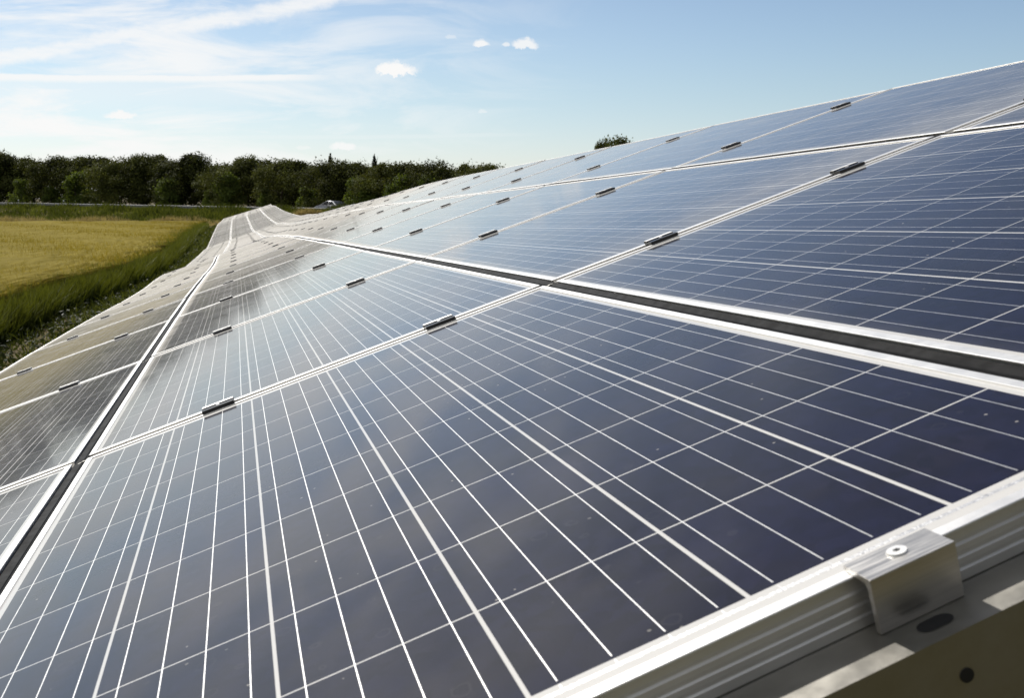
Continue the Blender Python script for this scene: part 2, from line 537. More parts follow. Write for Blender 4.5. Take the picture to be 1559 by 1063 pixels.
# ------------------------------------------------------------------ the lie of the array
WM = np.array([[9.45153588e-01, 0.0, -3.26626231e-01],
               [7.15677383e-03, 9.99759921e-01, 2.07094526e-02],
               [3.26547815e-01, -2.19112035e-02, 9.44926676e-01]])
CP = np.array([0.43413846, -2.26089611, 0.33725541])
GV, GU, PW, PL = 0.0299, 0.0288, 0.992, 1.650
PITCH = PL + GU
ST = np.array([-2, 6, 12, 18, 24, 30, 36, 40, 44, 50, 58, 66, 76, 86, 94.])
ZS = np.array([0.002, -0.012, -0.041, -0.103, -0.202, -0.227, -0.24, -0.212, -0.237, -0.112, 0.112, 0.36, 0.70, 0.90, 1.154])
LS = np.array([0.0, 0.0, 0.011, -0.02, -0.004, 0.032, 0.064, 0.068, 0.064, 0.049, 0.053, 0.051, 0.080, 0.197, 0.342])
RS = np.array([0.0, 0.0, 0.019, 0.004, 0.03, 0.013, -0.001, -0.002, -0.001, -0.006, -0.022, -0.021, -0.02, -0.026, -0.037])


def herm(V, t):
    t = np.asarray(t, float)
    mm = np.gradient(V, ST)
    i = np.clip(np.searchsorted(ST, t) - 1, 0, len(ST) - 2)
    h = ST[i + 1] - ST[i]
    s = (t - ST[i]) / h
    return (2*s**3 - 3*s**2 + 1)*V[i] + (s**3 - 2*s**2 + s)*h*mm[i] + (-2*s**3 + 3*s**2)*V[i+1] + (s**3 - s**2)*h*mm[i+1]


def arr(v, u):
    p = WM @ (np.array([1.0, u, 0.0]) - CP)
    ro = float(herm(RS, u))
    d = (v - 1.0) * (math.cos(ro) * WM[:, 0] + math.sin(ro) * WM[:, 2])
    p = p + d + EYE
    p[2] += float(herm(ZS, u))
    p[0] += float(herm(LS, u))
    return Vector(p)


def frame_at(v0, v1, u0, u1):
    """matrix of a flat panel or beam spanning v0..v1 up the slope and u0..u1 along the row; x up the slope, y along, z outward"""
    a, b, c, d = arr(v0, u0), arr(v1, u0), arr(v0, u1), arr(v1, u1)
    o = (a + b + c + d) / 4
    y = ((c + d) - (a + b)).normalized()
    x = ((b + d) - (a + c))
    x = (x - y * x.dot(y)).normalized()
    z = x.cross(y)
    mt = Matrix.Identity(4)
    for i in range(3):
        mt[i][0], mt[i][1], mt[i][2], mt[i][3] = x[i], y[i], z[i], o[i]
    return mt


VLOW, VTOP = -(PW + GV), 3 * PW + 2 * GV


# ------------------------------------------------------------------ terrain
def sstep(x, a, b):
    t = np.clip((x - a) / (b - a), 0, 1)
    return t * t * (3 - 2 * t)


_us = np.linspace(-2, 94, 60)
_low = np.array([arr(VLOW, u)[:] for u in _us])
P_L, P_R = np.array([-35.0, 179.0]), np.array([8.5, 119.6])       # two points of the guard rail line
RDIR = (P_R - P_L) / np.linalg.norm(P_R - P_L)
RNOR = np.array([-RDIR[1], RDIR[0]])
if RNOR[1] < 0:
    RNOR = -RNOR
RLEN = np.linalg.norm(P_R - P_L)


def road_z(s):
    return 1.15 - 0.42 * np.clip(s / RLEN, -0.5, 1.6)


def road_pt(s, off):
    return P_L + RDIR * s + RNOR * off


def crop_edge(Y):
    Y = np.asarray(Y, float)
    return np.interp(Y, [0, 14, 18, 22, 26, 31, 39, 50, 67, 112], [-3.75, -3.7, -3.6, -3.4, -2.95, -2.5, -2.25, -2.3, -2.55, -2.5]) + 0.06 * np.sin(Y * 1.3) - 0.05


def ground_z(X, Y):
    X, Y = np.asarray(X, float), np.asarray(Y, float)
    under = np.interp(Y, _low[:, 1], _low[:, 2]) - 0.62
    field = 0.36 - 0.0066 * np.clip(Y, -20, 120)
    k = sstep(X, crop_edge(Y) + 0.1, -1.3) * (1 - sstep(Y, 93, 108))
    z = field + (under - field) * k
    rx_, ry_ = X - P_L[0], Y - P_L[1]
    s = rx_ * RDIR[0] + ry_ * RDIR[1]
    o = rx_ * RNOR[0] + ry_ * RNOR[1]
    rz = road_z(s)
    kr = sstep(o, -9.0, -1.2)
    return z + (rz - 0.01 - z) * kr


def grid(xs, ys):
    X, Y = np.meshgrid(xs, ys)
    n, mm = len(xs), len(ys)
    i = np.arange(n * mm).reshape(mm, n)
    q = np.stack([i[:-1, :-1], i[:-1, 1:], i[1:, 1:], i[1:, :-1]], -1).reshape(-1, 4)
    return X.ravel(), Y.ravel(), q


def axis_pts(fine_lo, fine_hi, step, far):
    a = list(np.arange(fine_lo, fine_hi, step))
    d, lo, hi = step * 1.4, fine_lo, a[-1]
    left, right = [], []
    while lo > -far:
        lo -= d
        hi += d
        left.append(lo)
        right.append(hi)
        d *= 1.35
    return np.array(left[::-1] + a + right)


rng = np.random.default_rng(7)
gx, gy, gq = grid(axis_pts(-42, 45, 0.8, 3500), axis_pts(-6, 190, 1.0, 3500))
gz = ground_z(gx, gy)
g_o = link('ground', np_mesh('ground', np.stack([gx, gy, gz], 1), gq, mats=[M['ground']], smooth=True))
tag(g_o, 'brown and green earth lying under the array and beyond the crop', kind='structure')

# road with edge lines, running behind the guard rail
ss = np.arange(-140, 130, 6.0)


def ribbon(name, o0, o1, dz, mat):
    v, q = [], []
    for i, s in enumerate(ss):
        for o in (o0, o1):
            p = road_pt(s, o)
            v.append((p[0], p[1], road_z(s) + dz))
        if i:
            k = 2 * i
            q.append((k - 2, k - 1, k + 1, k))
    return link(name, np_mesh(name, v, q, mats=[mat]))


tag(ribbon('road', 1.2, 8.2, 0.02, M['asphalt']), 'grey asphalt road behind the guard rail', kind='structure')
tag(ribbon('road_edge_line', 1.45, 1.6, 0.026, M['line_paint']), 'white line along the near edge of the road', kind='structure')
tag(ribbon('road_edge_line', 7.8, 7.95, 0.026, M['line_paint']), 'white line along the far edge of the road', kind='structure')

# ------------------------------------------------------------------ solar panel prototype
LIP, GD, FH = 0.0115, 0.0019, 0.036


def frame_mesh():
    """mitred frame: one ribbed profile swept round the rectangle; z=0 is the top of the lip"""
    prof = [(LIP, -0.0075), (LIP, -0.0003), (LIP - 0.0003, 0.0), (0.0006, 0.0), (0.0, -0.0006), (0.0, -0.0020), (0.0020, -0.0036), (0.0020, -0.0085), (0.0030, -0.0098), (0.0030, -0.0112), (0.0012, -0.0125),
            (0.0012, -0.0170), (0.0026, -0.0182), (0.0026, -0.0200), (0.0010, -0.0212), (0.0010, -0.0252), (0.0024, -0.0264), (0.0024, -0.0282), (0.0008, -0.0294),
            (0.0006, -FH), (0.028, -FH), (0.028, -FH + 0.0016), (0.0046, -FH + 0.0016), (0.0046, -0.0075)]
    n = len(prof)
    hx, hy = PW / 2, PL / 2
    vs, qs = [], []
    for sx, sy in ((-1, -1), (1, -1), (1, 1), (-1, 1)):
        for d, z in prof:
            vs.append((sx * (hx - d), sy * (hy - d), z))
    for c in range(4):
        c2 = (c + 1) % 4
        for i in range(n):
            j = (i + 1) % n
            qs.append((c * n + i, c2 * n + i, c2 * n + j, c * n + j))
    return vs, qs


def laminate_mesh():
    hx, hy = PW / 2 - LIP + 0.004, PL / 2 - LIP + 0.004
    z0, z1 = -GD, -0.0065
    vs = [(-hx, -hy, z0), (hx, -hy, z0), (hx, hy, z0), (-hx, hy, z0), (-hx, -hy, z1), (hx, -hy, z1), (hx, hy, z1), (-hx, hy, z1)]
    qs = [(0, 1, 2, 3), (7, 6, 5, 4), (0, 4, 5, 1), (1, 5, 6, 2), (2, 6, 7, 3), (3, 7, 4, 0)]
    return vs, qs


fv, fq = frame_mesh()
lv, lq = laminate_mesh()
ME_FRAME = np_mesh('panel_frame', fv, fq, mats=[M['frame']])
bmx = bmesh.new()
bmx.from_mesh(ME_FRAME)
bmesh.ops.recalc_face_normals(bmx, faces=bmx.faces[:])
bmx.to_mesh(ME_FRAME)
bmx.free()
ME_LAM = np_mesh('panel_laminate', lv, lq, mats=[M['glass'], M['back']], mat_idx=[0, 1, 1, 1, 1, 1])
both_v = list(lv) + [tuple(p) for p in fv]
both_q = list(lq) + [tuple(i + 8 for i in q) for q in fq]
ME_FAR = np_mesh('panel_far', both_v, both_q, mats=[M['glass'], M['back'], M['frame']], mat_idx=[0, 1, 1, 1, 1, 1] + [2] * len(fq))
bmx = bmesh.new()
bmx.from_mesh(ME_FAR)
bmesh.ops.recalc_face_normals(bmx, faces=bmx.faces[:])
bmx.to_mesh(ME_FAR)
bmx.free()

LINES = {-1: 'lowest', 0: 'second lowest', 1: 'second highest', 2: 'highest'}
ORD = ['first', 'second', 'third', 'fourth', 'fifth', 'sixth', 'seventh', 'eighth', 'ninth', 'tenth', 'eleventh', 'twelfth', 'thirteenth', 'fourteenth',
       'fifteenth', 'sixteenth', 'seventeenth', 'eighteenth', 'nineteenth', 'twentieth']
NROWS = 55                                         # rows -1 .. 54
PGROUP = 'solar panels of the long tilted array'


def panel_label(n, c):
    i = n + 1
    if (n, c) == (-1, 0):
        return 'big foreground solar panel with dark blue cells, held by the bright end clamp'
    if (n, c) == (-1, 1):
        return 'dark blue solar panel at the right, above the wide gap beside the foreground panel'
    if (n, c) == (-1, -1):
        return 'blackish solar panel just showing in the bottom left, below the foreground panel'
    if (n, c) == (-1, 2):
        return 'sliver of blue panel at the right edge, nearest of the highest line'
    if i < 20:
        look = {-1: 'brownish solar panel', 0: 'grey blue solar panel', 1: 'blue solar panel', 2: 'pale blue solar panel'}[c]
        return f'{look} in the {LINES[c]} line, {ORD[i]} back from the near end'
    if n < 34:
        return f'small pale panel of the {LINES[c]} line down in the far dip of the array'
    return f'tiny pale panel of the {LINES[c]} line climbing the far hump of the array'


proto = empty('solar_panel')
pf = link('frame', ME_FRAME, proto)
pg = link('glass', ME_LAM, proto)
first = True
rnd = random.Random(3)
for n in range(-1, NROWS):
    u0 = n * PITCH + GU / 2
    for c in (-1, 0, 1, 2):
        v0 = c * (PW + GV)
        mt = frame_at(v0, v0 + PW, u0, u0 + PL)
        if n > 0:                                   # the hand-set panels are never quite in one plane
            mt = mt @ Matrix.Rotation(rnd.gauss(0, 0.0012), 4, 'X') @ Matrix.Rotation(rnd.gauss(0, 0.0016), 4, 'Y')
        if n < 30:
            if first:
                o, first = proto, False
            else:
                o = proto.copy()
                COL.objects.link(o)
                for ch in (pf, pg):
                    cc = ch.copy()
                    COL.objects.link(cc)
                    cc.parent = o
            o.matrix_world = mt
        else:
            o = link('solar_panel', ME_FAR)
            o.matrix_world = mt
        tag(o, panel_label(n, c), 'solar panel', PGROUP)

# ------------------------------------------------------------------ support beams under every seam
BT = -FH - 0.0008                                  # top of the beam flange below the panels' top plane


def beam_mesh(half, near=False):
    bm = bmesh.new()
    w0, t, h = 0.033, 0.003, 0.11
    # sigma-like channel, web on the near side
    prof = [(-w0, BT), (w0, BT), (w0, BT - 0.012), (w0 - t, BT - 0.012), (w0 - t, BT - t), (-w0 + t, BT - t), (-w0 + t, BT - h + t), (w0 - t, BT - h + t), (w0 - t, BT - h + 0.012), (w0, BT - h + 0.012), (w0, BT - h), (-w0, BT - h)]
    add_extrude(bm, prof, 0, -half, half)
    return bm


def post_mesh(hgt):
    bm = bmesh.new()
    a, t = 0.04, 0.004
    prof = [(-a, -a), (a, -a), (a, -a + t), (-a + t, -a + t), (-a + t, a - t), (a, a - t), (a, a), (-a, a)]
    add_extrude(bm, prof, 2, -hgt, 0)
    return bm_mesh('post', bm, [M['galv']])


HALF = (VTOP - VLOW) / 2 - 0.05
ME_BEAM = bm_mesh('beam', beam_mesh(HALF), [M['galv']])
ME_POST_S, ME_POST_L = post_mesh(1.0), post_mesh(1.6)


def beam_label(n):
    if n == -1:
        return 'galvanised support beam under the near end clamp, with a round bolt hole'
    if n < 12:
        return f'support beam glimpsed in the gaps under the {ORD[n]} seam back from the near end'
    return 'far support beam hidden in the gaps between distant panels'


for n in range(-1, NROWS + 1):
    uc = n * PITCH if n >= 0 else -PL - GU / 2 + 0.012 - 0.025
    mt = frame_at(VLOW, VTOP, uc - 0.03, uc + 0.03)
    if n == -1:
        root = empty('support_beam', mt)
        bm = beam_mesh(HALF)
        body = link('channel', bm_mesh('near_beam', bm, [M['galv']]), root)
    else:
        root = link('support_beam', ME_BEAM)
        root.matrix_world = mt
    tag(root, beam_label(n), 'support beam', 'support beams under the panel seams')
    if n in (-1, 0, 1, 2, 3, 4, 6, 8, 10):
        for sx, me in ((-1.25, ME_POST_S), (1.25, ME_POST_L)):
            p = link('post', me, root)
            up = (mt.inverted().to_3x3() @ Vector((0, 0, 1))).normalized()
            q = up.to_track_quat('Z', 'Y').to_matrix().to_4x4()
            q.translation = Vector((sx, 0, BT - 0.112))
            p.matrix_local = q
    if n == -1:
        hb = bmesh.new()
        add_cyl(hb, (0, 0, 0), (0, 1, 0), 0.0048, 0.0008, 28)
        vx = 0.7448 - (VLOW + VTOP) / 2
        h = link('bolt_hole', bm_mesh('bolt_hole', hb, [M['dark']], False), root)
        h.location = (vx, -0.0334, -0.066)
        hb = bmesh.new()
        # flat dark face: slotted hole, drawn larger to take in the clamp's shadow
        for k in range(28):
            pass
        ring = []
        for k in range(36):
            a_ = 2 * math.pi * k / 36
            ring.append(hb.verts.new((math.cos(a_) * 0.0075 + (0.005 if math.cos(a_) > 0 else -0.005), math.sin(a_) * 0.0065, 0)))
        hb.faces.new(ring)
        h = link('slot_and_shadow', bm_mesh('slot_and_shadow', hb, [M['dark']]), root)
        h.location = (0.7440 - (VLOW + VTOP) / 2, -0.0145, BT + 0.0005)

# ------------------------------------------------------------------ added dark strips standing for shade in the long gaps
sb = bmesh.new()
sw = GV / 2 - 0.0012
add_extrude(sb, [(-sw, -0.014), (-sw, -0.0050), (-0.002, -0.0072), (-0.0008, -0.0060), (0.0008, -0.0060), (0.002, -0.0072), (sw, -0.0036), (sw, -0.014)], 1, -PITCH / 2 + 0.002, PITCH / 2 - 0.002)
ME_STRIP = bm_mesh('strip_length', sb, [M['gap_shade']])
sb = bmesh.new()
add_extrude(sb, [(-sw - 0.0004, -0.013), (-sw - 0.0004, -0.0066), (-0.002, -0.0058), (0.002, -0.0046), (sw + 0.0004, -0.0052), (sw + 0.0004, -0.013)], 1, -0.004, 0.004)
ME_CLIP = bm_mesh('joint_clip', sb, [M['galv']])
sv = np.array([v.co[:] for v in ME_STRIP.vertices])
sq = [tuple(p.vertices) for p in ME_STRIP.polygons if len(p.vertices) == 4]
for c, lab in ((-1, 'black strip imitating shade in the gap left of the foreground panel, over the lowest line'), (0, 'black strip imitating shade in the wide gap right of the foreground panel'), (1, 'black strip imitating shade in the gap below the highest line of panels')):
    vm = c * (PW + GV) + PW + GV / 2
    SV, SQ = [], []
    o = empty('shade_strip')
    tag(o, lab, 'gap strip', 'black strips imitating shade in the long gaps')
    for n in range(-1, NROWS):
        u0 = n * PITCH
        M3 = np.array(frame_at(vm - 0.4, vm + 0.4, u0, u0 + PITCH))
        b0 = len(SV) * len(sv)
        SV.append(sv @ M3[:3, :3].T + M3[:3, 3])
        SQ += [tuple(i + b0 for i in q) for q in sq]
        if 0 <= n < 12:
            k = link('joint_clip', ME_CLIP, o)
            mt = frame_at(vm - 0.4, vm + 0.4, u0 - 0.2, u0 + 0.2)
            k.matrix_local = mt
    link('strip', np_mesh('shade_strip', np.concatenate(SV), SQ, mats=[M['gap_shade']]), o)

# ------------------------------------------------------------------ clamps
CW = 0.066


def mid_clamp_parts():
    bm = bmesh.new()
    t, wing, ch = 0.0030, 0.0075, 0.0085
    a = ch + wing + GU / 2 - ch
    g = GU / 2
    hgt = 0.0066
    e_ = g + wing
    prof = [(-e_, 0.0006), (-g + 0.003, 0.0006), (-g + 0.003, -0.020), (g - 0.003, -0.020), (g - 0.003, 0.0006), (e_, 0.0006), (e_, hgt - 0.0006), (e_ - 0.0006, hgt),
            (0.005, hgt), (0.004, hgt - 0.002), (-0.004, hgt - 0.002), (-0.005, hgt), (-e_ + 0.0008, hgt), (-e_, hgt - 0.0008), (-e_, 0.0044), (-e_ + 0.0008, 0.0040), (-e_ + 0.0008, 0.0034), (-e_, 0.0030)]
    add_extrude(bm, prof, 0, -CW / 2, CW / 2)
    nb = len(bm.faces)
    add_extrude(bm, [(0.0052, hgt + 0.0002), (e_ - 0.0008, hgt + 0.0002), (e_ - 0.0008, hgt + 0.0014), (0.0052, hgt + 0.0014)], 0, -CW / 2 + 0.0005, CW / 2 - 0.0005)
    bm.faces.ensure_lookup_table()
    for f_ in bm.faces[nb:]:
        f_.material_index = 1
    b2 = bmesh.new()
    add_cyl(b2, (0, 0, 0.0056), (0, 0, 1), 0.0038, 0.003, 20)
    return bm_mesh('mid_clamp_body', bm, [M['black_alu'], M['frame']]), bm_mesh('mid_clamp_screw', b2, [M['screw']])


ME_MC, ME_MS = mid_clamp_parts()
mc = empty('mid_clamp')
mcb = link('clamp_body', ME_MC, mc)
mcs = link('screw', ME_MS, mc)
first = True
far_v, far_q, far_m = [], [], []
mv = np.array([v.co[:] for v in ME_MC.vertices])
mq = [tuple(p.vertices) for p in ME_MC.polygons if len(p.vertices) == 4]
mm_ = [p.material_index for p in ME_MC.polygons if len(p.vertices) == 4]
for n in range(0, NROWS):
    uc = n * PITCH
    for c in (-1, 0, 1, 2):
        for k, fr in enumerate((0.262, 0.752)):
            v = c * (PW + GV) + fr * PW
            mt = frame_at(v - CW / 2, v + CW / 2, uc - 0.8, uc + 0.8)
            mt.translation = arr(v, uc) + mt.to_3x3() @ Vector((0, 0, 0.0003))
            mt = mt @ Matrix.Translation((rnd.gauss(0, 0.006), 0, 0))
            if n < 37:
                if first:
                    o, first = mc, False
                elif n < 12:
                    o = mc.copy()
                    COL.objects.link(o)
                    for chd in (mcb, mcs):
                        cc = chd.copy()
                        COL.objects.link(cc)
                        cc.parent = o
                else:
                    o = link('mid_clamp', ME_MC)
                o.matrix_world = mt
                if n < 16:
                    lab = f'{("lower", "upper")[k]} clamp of the {LINES[c]} line on the {ORD[n]} seam back from the near end'
                else:
                    lab = f'tiny far clamp on the distant seams of the {LINES[c]} line'
                tag(o, lab, 'clamp', 'clamps along the panel seams')
            else:
                M3 = np.array(mt)
                b0 = len(far_v) * len(mv)
                far_v.append(mv @ M3[:3, :3].T + M3[:3, 3])
                far_q += [tuple(i + b0 for i in q) for q in mq]
                far_m += mm_
fo = link('far_clamps', np_mesh('far_clamps', np.concatenate(far_v), far_q, mats=[M['black_alu'], M['frame']], mat_idx=far_m))
tag(fo, 'tiny clamps dotted over the seams of the far hump of the array', 'clamps', kind='stuff')


def end_clamp_parts():
    """angle with a lip over the frame, a deep front face and a foot; local y toward the array, origin on the frame's outer top edge"""
    bm = bmesh.new()
    t = 0.0042
    zb = BT
    prof = [(0.0100, 0.0004), (0.0100, 0.0004 + t), (-0.0212, 0.0004 + t), (-0.0150, zb + 0.0004), (-0.0102, zb + 0.0004), (-0.0153, 0.0004 - 0.004), (-0.0140, 0.0004)]
    add_extrude(bm, prof, 0, -0.0315, 0.0315)
    es = [e for e in bm.edges if e.calc_length() < 0.09]
    bmesh.ops.bevel(bm, geom=es, offset=0.0004, segments=2, affect='EDGES')
    b2 = bmesh.new()
    add_cyl(b2, (0, 0, 0.0), (0, 0, 1), 0.0072, 0.0018, 40, 0.0064)
    b3 = bmesh.new()
    ring = []
    for k in range(24):
        a_ = 2 * math.pi * k / 24
        r_ = 0.0022 + 0.0007 * math.cos(6 * a_)
        ring.append(b3.verts.new((r_ * math.cos(a_), r_ * math.sin(a_), 0.00105)))
    b3.faces.new(ring)
    return bm_mesh('end_clamp_body', bm, [M['clamp']]), bm_mesh('end_clamp_screw', b2, [M['screw']]), bm_mesh('socket', b3, [M['dark']])


ME_EC, ME_ES, ME_EK = end_clamp_parts()
for c, v, lab in ((0, 0.7446, 'bright aluminium end clamp with a round screw, gripping the foreground panel'),
                  (0, 0.262, 'end clamp on the near edge of the foreground panel, below the picture')):
    mt = frame_at(v - 0.03, v + 0.03, -PL - GU / 2, -1.0)
    mt.translation = arr(v, -PL - GU / 2)
    o = empty('end_clamp', mt)
    tag(o, lab, 'end clamp', 'end clamps on the near edge')
    link('clamp_body', ME_EC, o)
    s = link('screw', ME_ES, o)
    s.location = (0.0006, -0.0035, 0.0053)
    link('socket', ME_EK, s)


# ------------------------------------------------------------------ vegetation helpers
def blades(P, h, wid, lean, shade, tipcol=None, bend=0.35, seg=2):
    """grass blades: P (n,3) roots; h, wid, shade arrays; each a tapering bent strip"""
    n = len(P)
    a = rng.uniform(0, 2 * np.pi, n)
    d = np.stack([np.cos(a), np.sin(a), np.zeros(n)], 1)
    b = rng.uniform(0, 2 * np.pi, n)
    side = np.stack([np.cos(b), np.sin(b), np.zeros(n)], 1) * wid[:, None] / 2
    ln = np.abs(rng.normal(0, lean, n))
    V, T = [], []
    lv = np.linspace(0, 1, seg + 1)
    for i, t in enumerate(lv):
        c = P + d * (ln * h * (t + bend * t * t))[:, None] + np.array([0, 0, 1.0]) * (h * (t - 0.12 * t * t))[:, None]
        wv = 1 - t ** 1.5
        if i < seg:
            V += [c - side * wv, c + side * wv]
        else:
            V.append(c)
        T += [np.full(n, t)] * (2 if i < seg else 1)
    k = len(V)
    V = np.stack(V, 1).reshape(-1, 3)
    tip = np.stack(T, 1).reshape(-1)
    sh = np.repeat(shade, k)
    base = (np.arange(n) * k)[:, None]
    quads = np.concatenate([base + np.array([[2*i, 2*i+1, 2*i+3, 2*i+2]]) for i in range(seg - 1)]) if seg > 1 else None
    tris = base + np.array([[2*(seg-1), 2*(seg-1)+1, 2*seg]])
    return V, quads, tris, {'shade': sh, 'tip': tip ** 2}


def leaves(P, size, up=0.3, aspect=0.6, dirs=None):
    """leaf quads (kite shaped) scattered at P with random facing"""
    n = len(P)
    N = rng.normal(0, 1, (n, 3))
    N[:, 2] = N[:, 2] + up * 2
    if dirs is not None:
        N += dirs
    N /= np.linalg.norm(N, axis=1, keepdims=True)
    A = rng.normal(0, 1, (n, 3))
    A -= (A * N).sum(1, keepdims=True) * N
    A /= np.linalg.norm(A, axis=1, keepdims=True)
    B = np.cross(N, A)
    s = (size * rng.uniform(0.6, 1.3, n))[:, None]
    V = np.stack([P - A * s, P + B * s * aspect - N * s * 0.15, P + A * s, P - B * s * aspect - N * s * 0.15], 1).reshape(-1, 3)
    return V, np.arange(n * 4).reshape(n, 4)


# ------------------------------------------------------------------ crop field, its green edge, weeds
FAR_EDGE = 112.0                                   # depth of the crop's far edge along the view


def far_ok(X, Y):
    return X * RW[2][0] / 0.9905 + Y * RW[2][1] / 0.9905 < FAR_EDGE


# closed crop canopy
fx_ = np.concatenate([-np.geomspace(0.01, 240, 150)[::-1]])
fy_ = np.arange(-6, 175, 0.7)
X, Y = np.meshgrid(fx_, fy_)
X = X + crop_edge(Y) - 0.30
lim = (FAR_EDGE * 0.9905 - X * RW[2][0]) / RW[2][1]
keep = Y < lim
Yc = np.minimum(Y, lim)
hcr = 0.60 + 0.035 * np.sin(X * 0.9 + Yc * 0.31) * np.sin(Yc * 0.7) + rng.uniform(-0.03, 0.03, X.shape)
Z = ground_z(X, Yc) + hcr
nI, nJ = X.shape
idx = np.arange(nI * nJ).reshape(nI, nJ)
q = np.stack([idx[:-1, :-1], idx[:-1, 1:], idx[1:, 1:], idx[1:, :-1]], -1)
kq = (keep[:-1, :-1] & keep[:-1, 1:])
q = q[kq]
sh = np.clip(0.5 + 0.2 * np.sin(X * 0.25 + Yc * 0.05) + rng.normal(0, 0.22, X.shape), 0, 1)
fld = np_mesh('barley_canopy', np.stack([X, Yc, Z], -1).reshape(-1, 3), q, mats=[M['barley']], attrs={'shade': sh.ravel()})
parts_v, parts_q, parts_t, parts_s = [], [], [], []
n = 120000
yy = 7 + 105 * rng.uniform(0, 1, n) ** 1.5
xx = crop_edge(yy) - 0.35 - (yy * 0.75) * rng.uniform(0, 1, n) ** 1.3
ok = far_ok(xx, yy)
xx, yy = xx[ok], yy[ok]
P = np.stack([xx, yy, ground_z(xx, yy) + 0.40], 1)
hh = rng.normal(0.30, 0.045, len(xx)) + 0.05 * np.sin(xx * 0.9 + yy * 0.31)
dist = np.hypot(xx, yy)
patch = 0.5 + 0.3 * np.sin(xx * 0.6 + 2 * np.sin(yy * 0.11)) * np.sin(yy * 0.17) + rng.normal(0, 0.22, len(xx))
V, Q, T, at = blades(P, hh, 0.010 + dist * 0.0007, 0.35, np.clip(patch, 0, 1), bend=0.6, seg=1)
me = np_mesh('barley_ears', V, Q, T, mats=[M['barley']], attrs=at)
bmx = bmesh.new()
bmx.from_mesh(fld)
bmx.from_mesh(me)
bmx.to_mesh(me)
bmx.free()
tag(link('barley', me), 'golden ripening barley filling the flat field at the left', 'barley', kind='stuff')
# soil below the crop, the field proper
tag(link('field', np_mesh('field', np.stack([X, Yc, ground_z(X, Yc) + 0.004], -1).reshape(-1, 3), q, mats=[M['ground']])), 'flat farm field under the barley', kind='structure')

n = 60000
yy = 5 + 95 * rng.uniform(0, 1, n) ** 1.6
off = np.abs(rng.normal(0, 0.42, n))
xx = crop_edge(yy) + 0.16 - off * 1.1
clump = 0.5 + 0.5 * np.sin(yy * 2.1 + 3 * np.sin(yy * 0.7)) * np.sin(yy * 0.9 + 1)
hh = rng.normal(0.68, 0.11, n) * (0.80 + 0.30 * clump)
hh = np.clip(hh, 0.2, 0.95) - 0.12 * (off < 0.1)
P = np.stack([xx, yy, ground_z(xx, yy)], 1)
V, Q, T, at = blades(P, hh, 0.016 + yy * 0.0006, 0.17, np.clip(rng.normal(0.35, 0.28, n), 0, 1), bend=0.9, seg=3)
tag(link('tall_grass', np_mesh('tall_grass', V, Q, T, mats=[M['green_blade']], attrs=at)), 'tall green grass standing along the edge of the barley', 'grass', kind='stuff')

n = 42000
yy = 3 + 92 * rng.uniform(0, 1, n) ** 2.6
lowx = np.interp(yy, _low[:, 1], _low[:, 0])
ex = crop_edge(yy)
tfrac = rng.beta(1.1, 1.2, n)
xx = ex + 0.15 + (lowx + 0.4 - ex - 0.1) * tfrac
cl = np.sin(xx * 5 + 3 * np.sin(yy * 1.3)) * np.sin(yy * 2.3 + 2 * np.sin(xx * 2)) + rng.normal(0, 0.5, n)
ok = cl > -0.35
xx, yy, tfrac = xx[ok], yy[ok], tfrac[ok]
P = np.stack([xx, yy, ground_z(xx, yy) + np.abs(rng.normal(0.06, 0.08, len(xx)))], 1)
V, Q = leaves(P, 0.032 + 0.0006 * yy, 0.55, 0.55)
tag(link('weeds', np_mesh('weeds', V, Q, mats=[M['weed']], attrs={'shade': np.repeat(np.clip(rng.normal(0.45, 0.3, len(xx)), 0, 1), 4)})),
    'low leafy weeds covering the strip between barley and panels', 'weeds', kind='stuff')
n = 42000
yy = 4 + 90 * rng.uniform(0, 1, n) ** 1.5
lowx = np.interp(yy, _low[:, 1], _low[:, 0])
xx = lowx + 0.3 - np.abs(rng.normal(0, 0.85, n))
P = np.stack([xx, yy, ground_z(xx, yy)], 1)
V, Q, T, at = blades(P, rng.uniform(0.08, 0.34, n) * np.clip(yy / 18, 0.5, 1.1), 0.010 + yy * 0.0005, 0.5, np.clip(rng.normal(0.5, 0.3, n), 0, 1), seg=2)
tag(link('short_grass', np_mesh('short_grass', V, Q, T, mats=[M['verge']], attrs=at)), 'short grass growing along the low edge of the array', 'grass', kind='stuff')

# meadow and bank between the crop and the road
def pix_ground(x, D):
    d = RW[2] + (x - CXP) / FPX * RW[0]
    hf = RW[2][:2] / np.linalg.norm(RW[2][:2])
    return hf * D + RW[0][:2] * ((x - CXP) / FPX * D)


def rail_depth(x):
    return 165.0 - 47.0 * x / 485.0


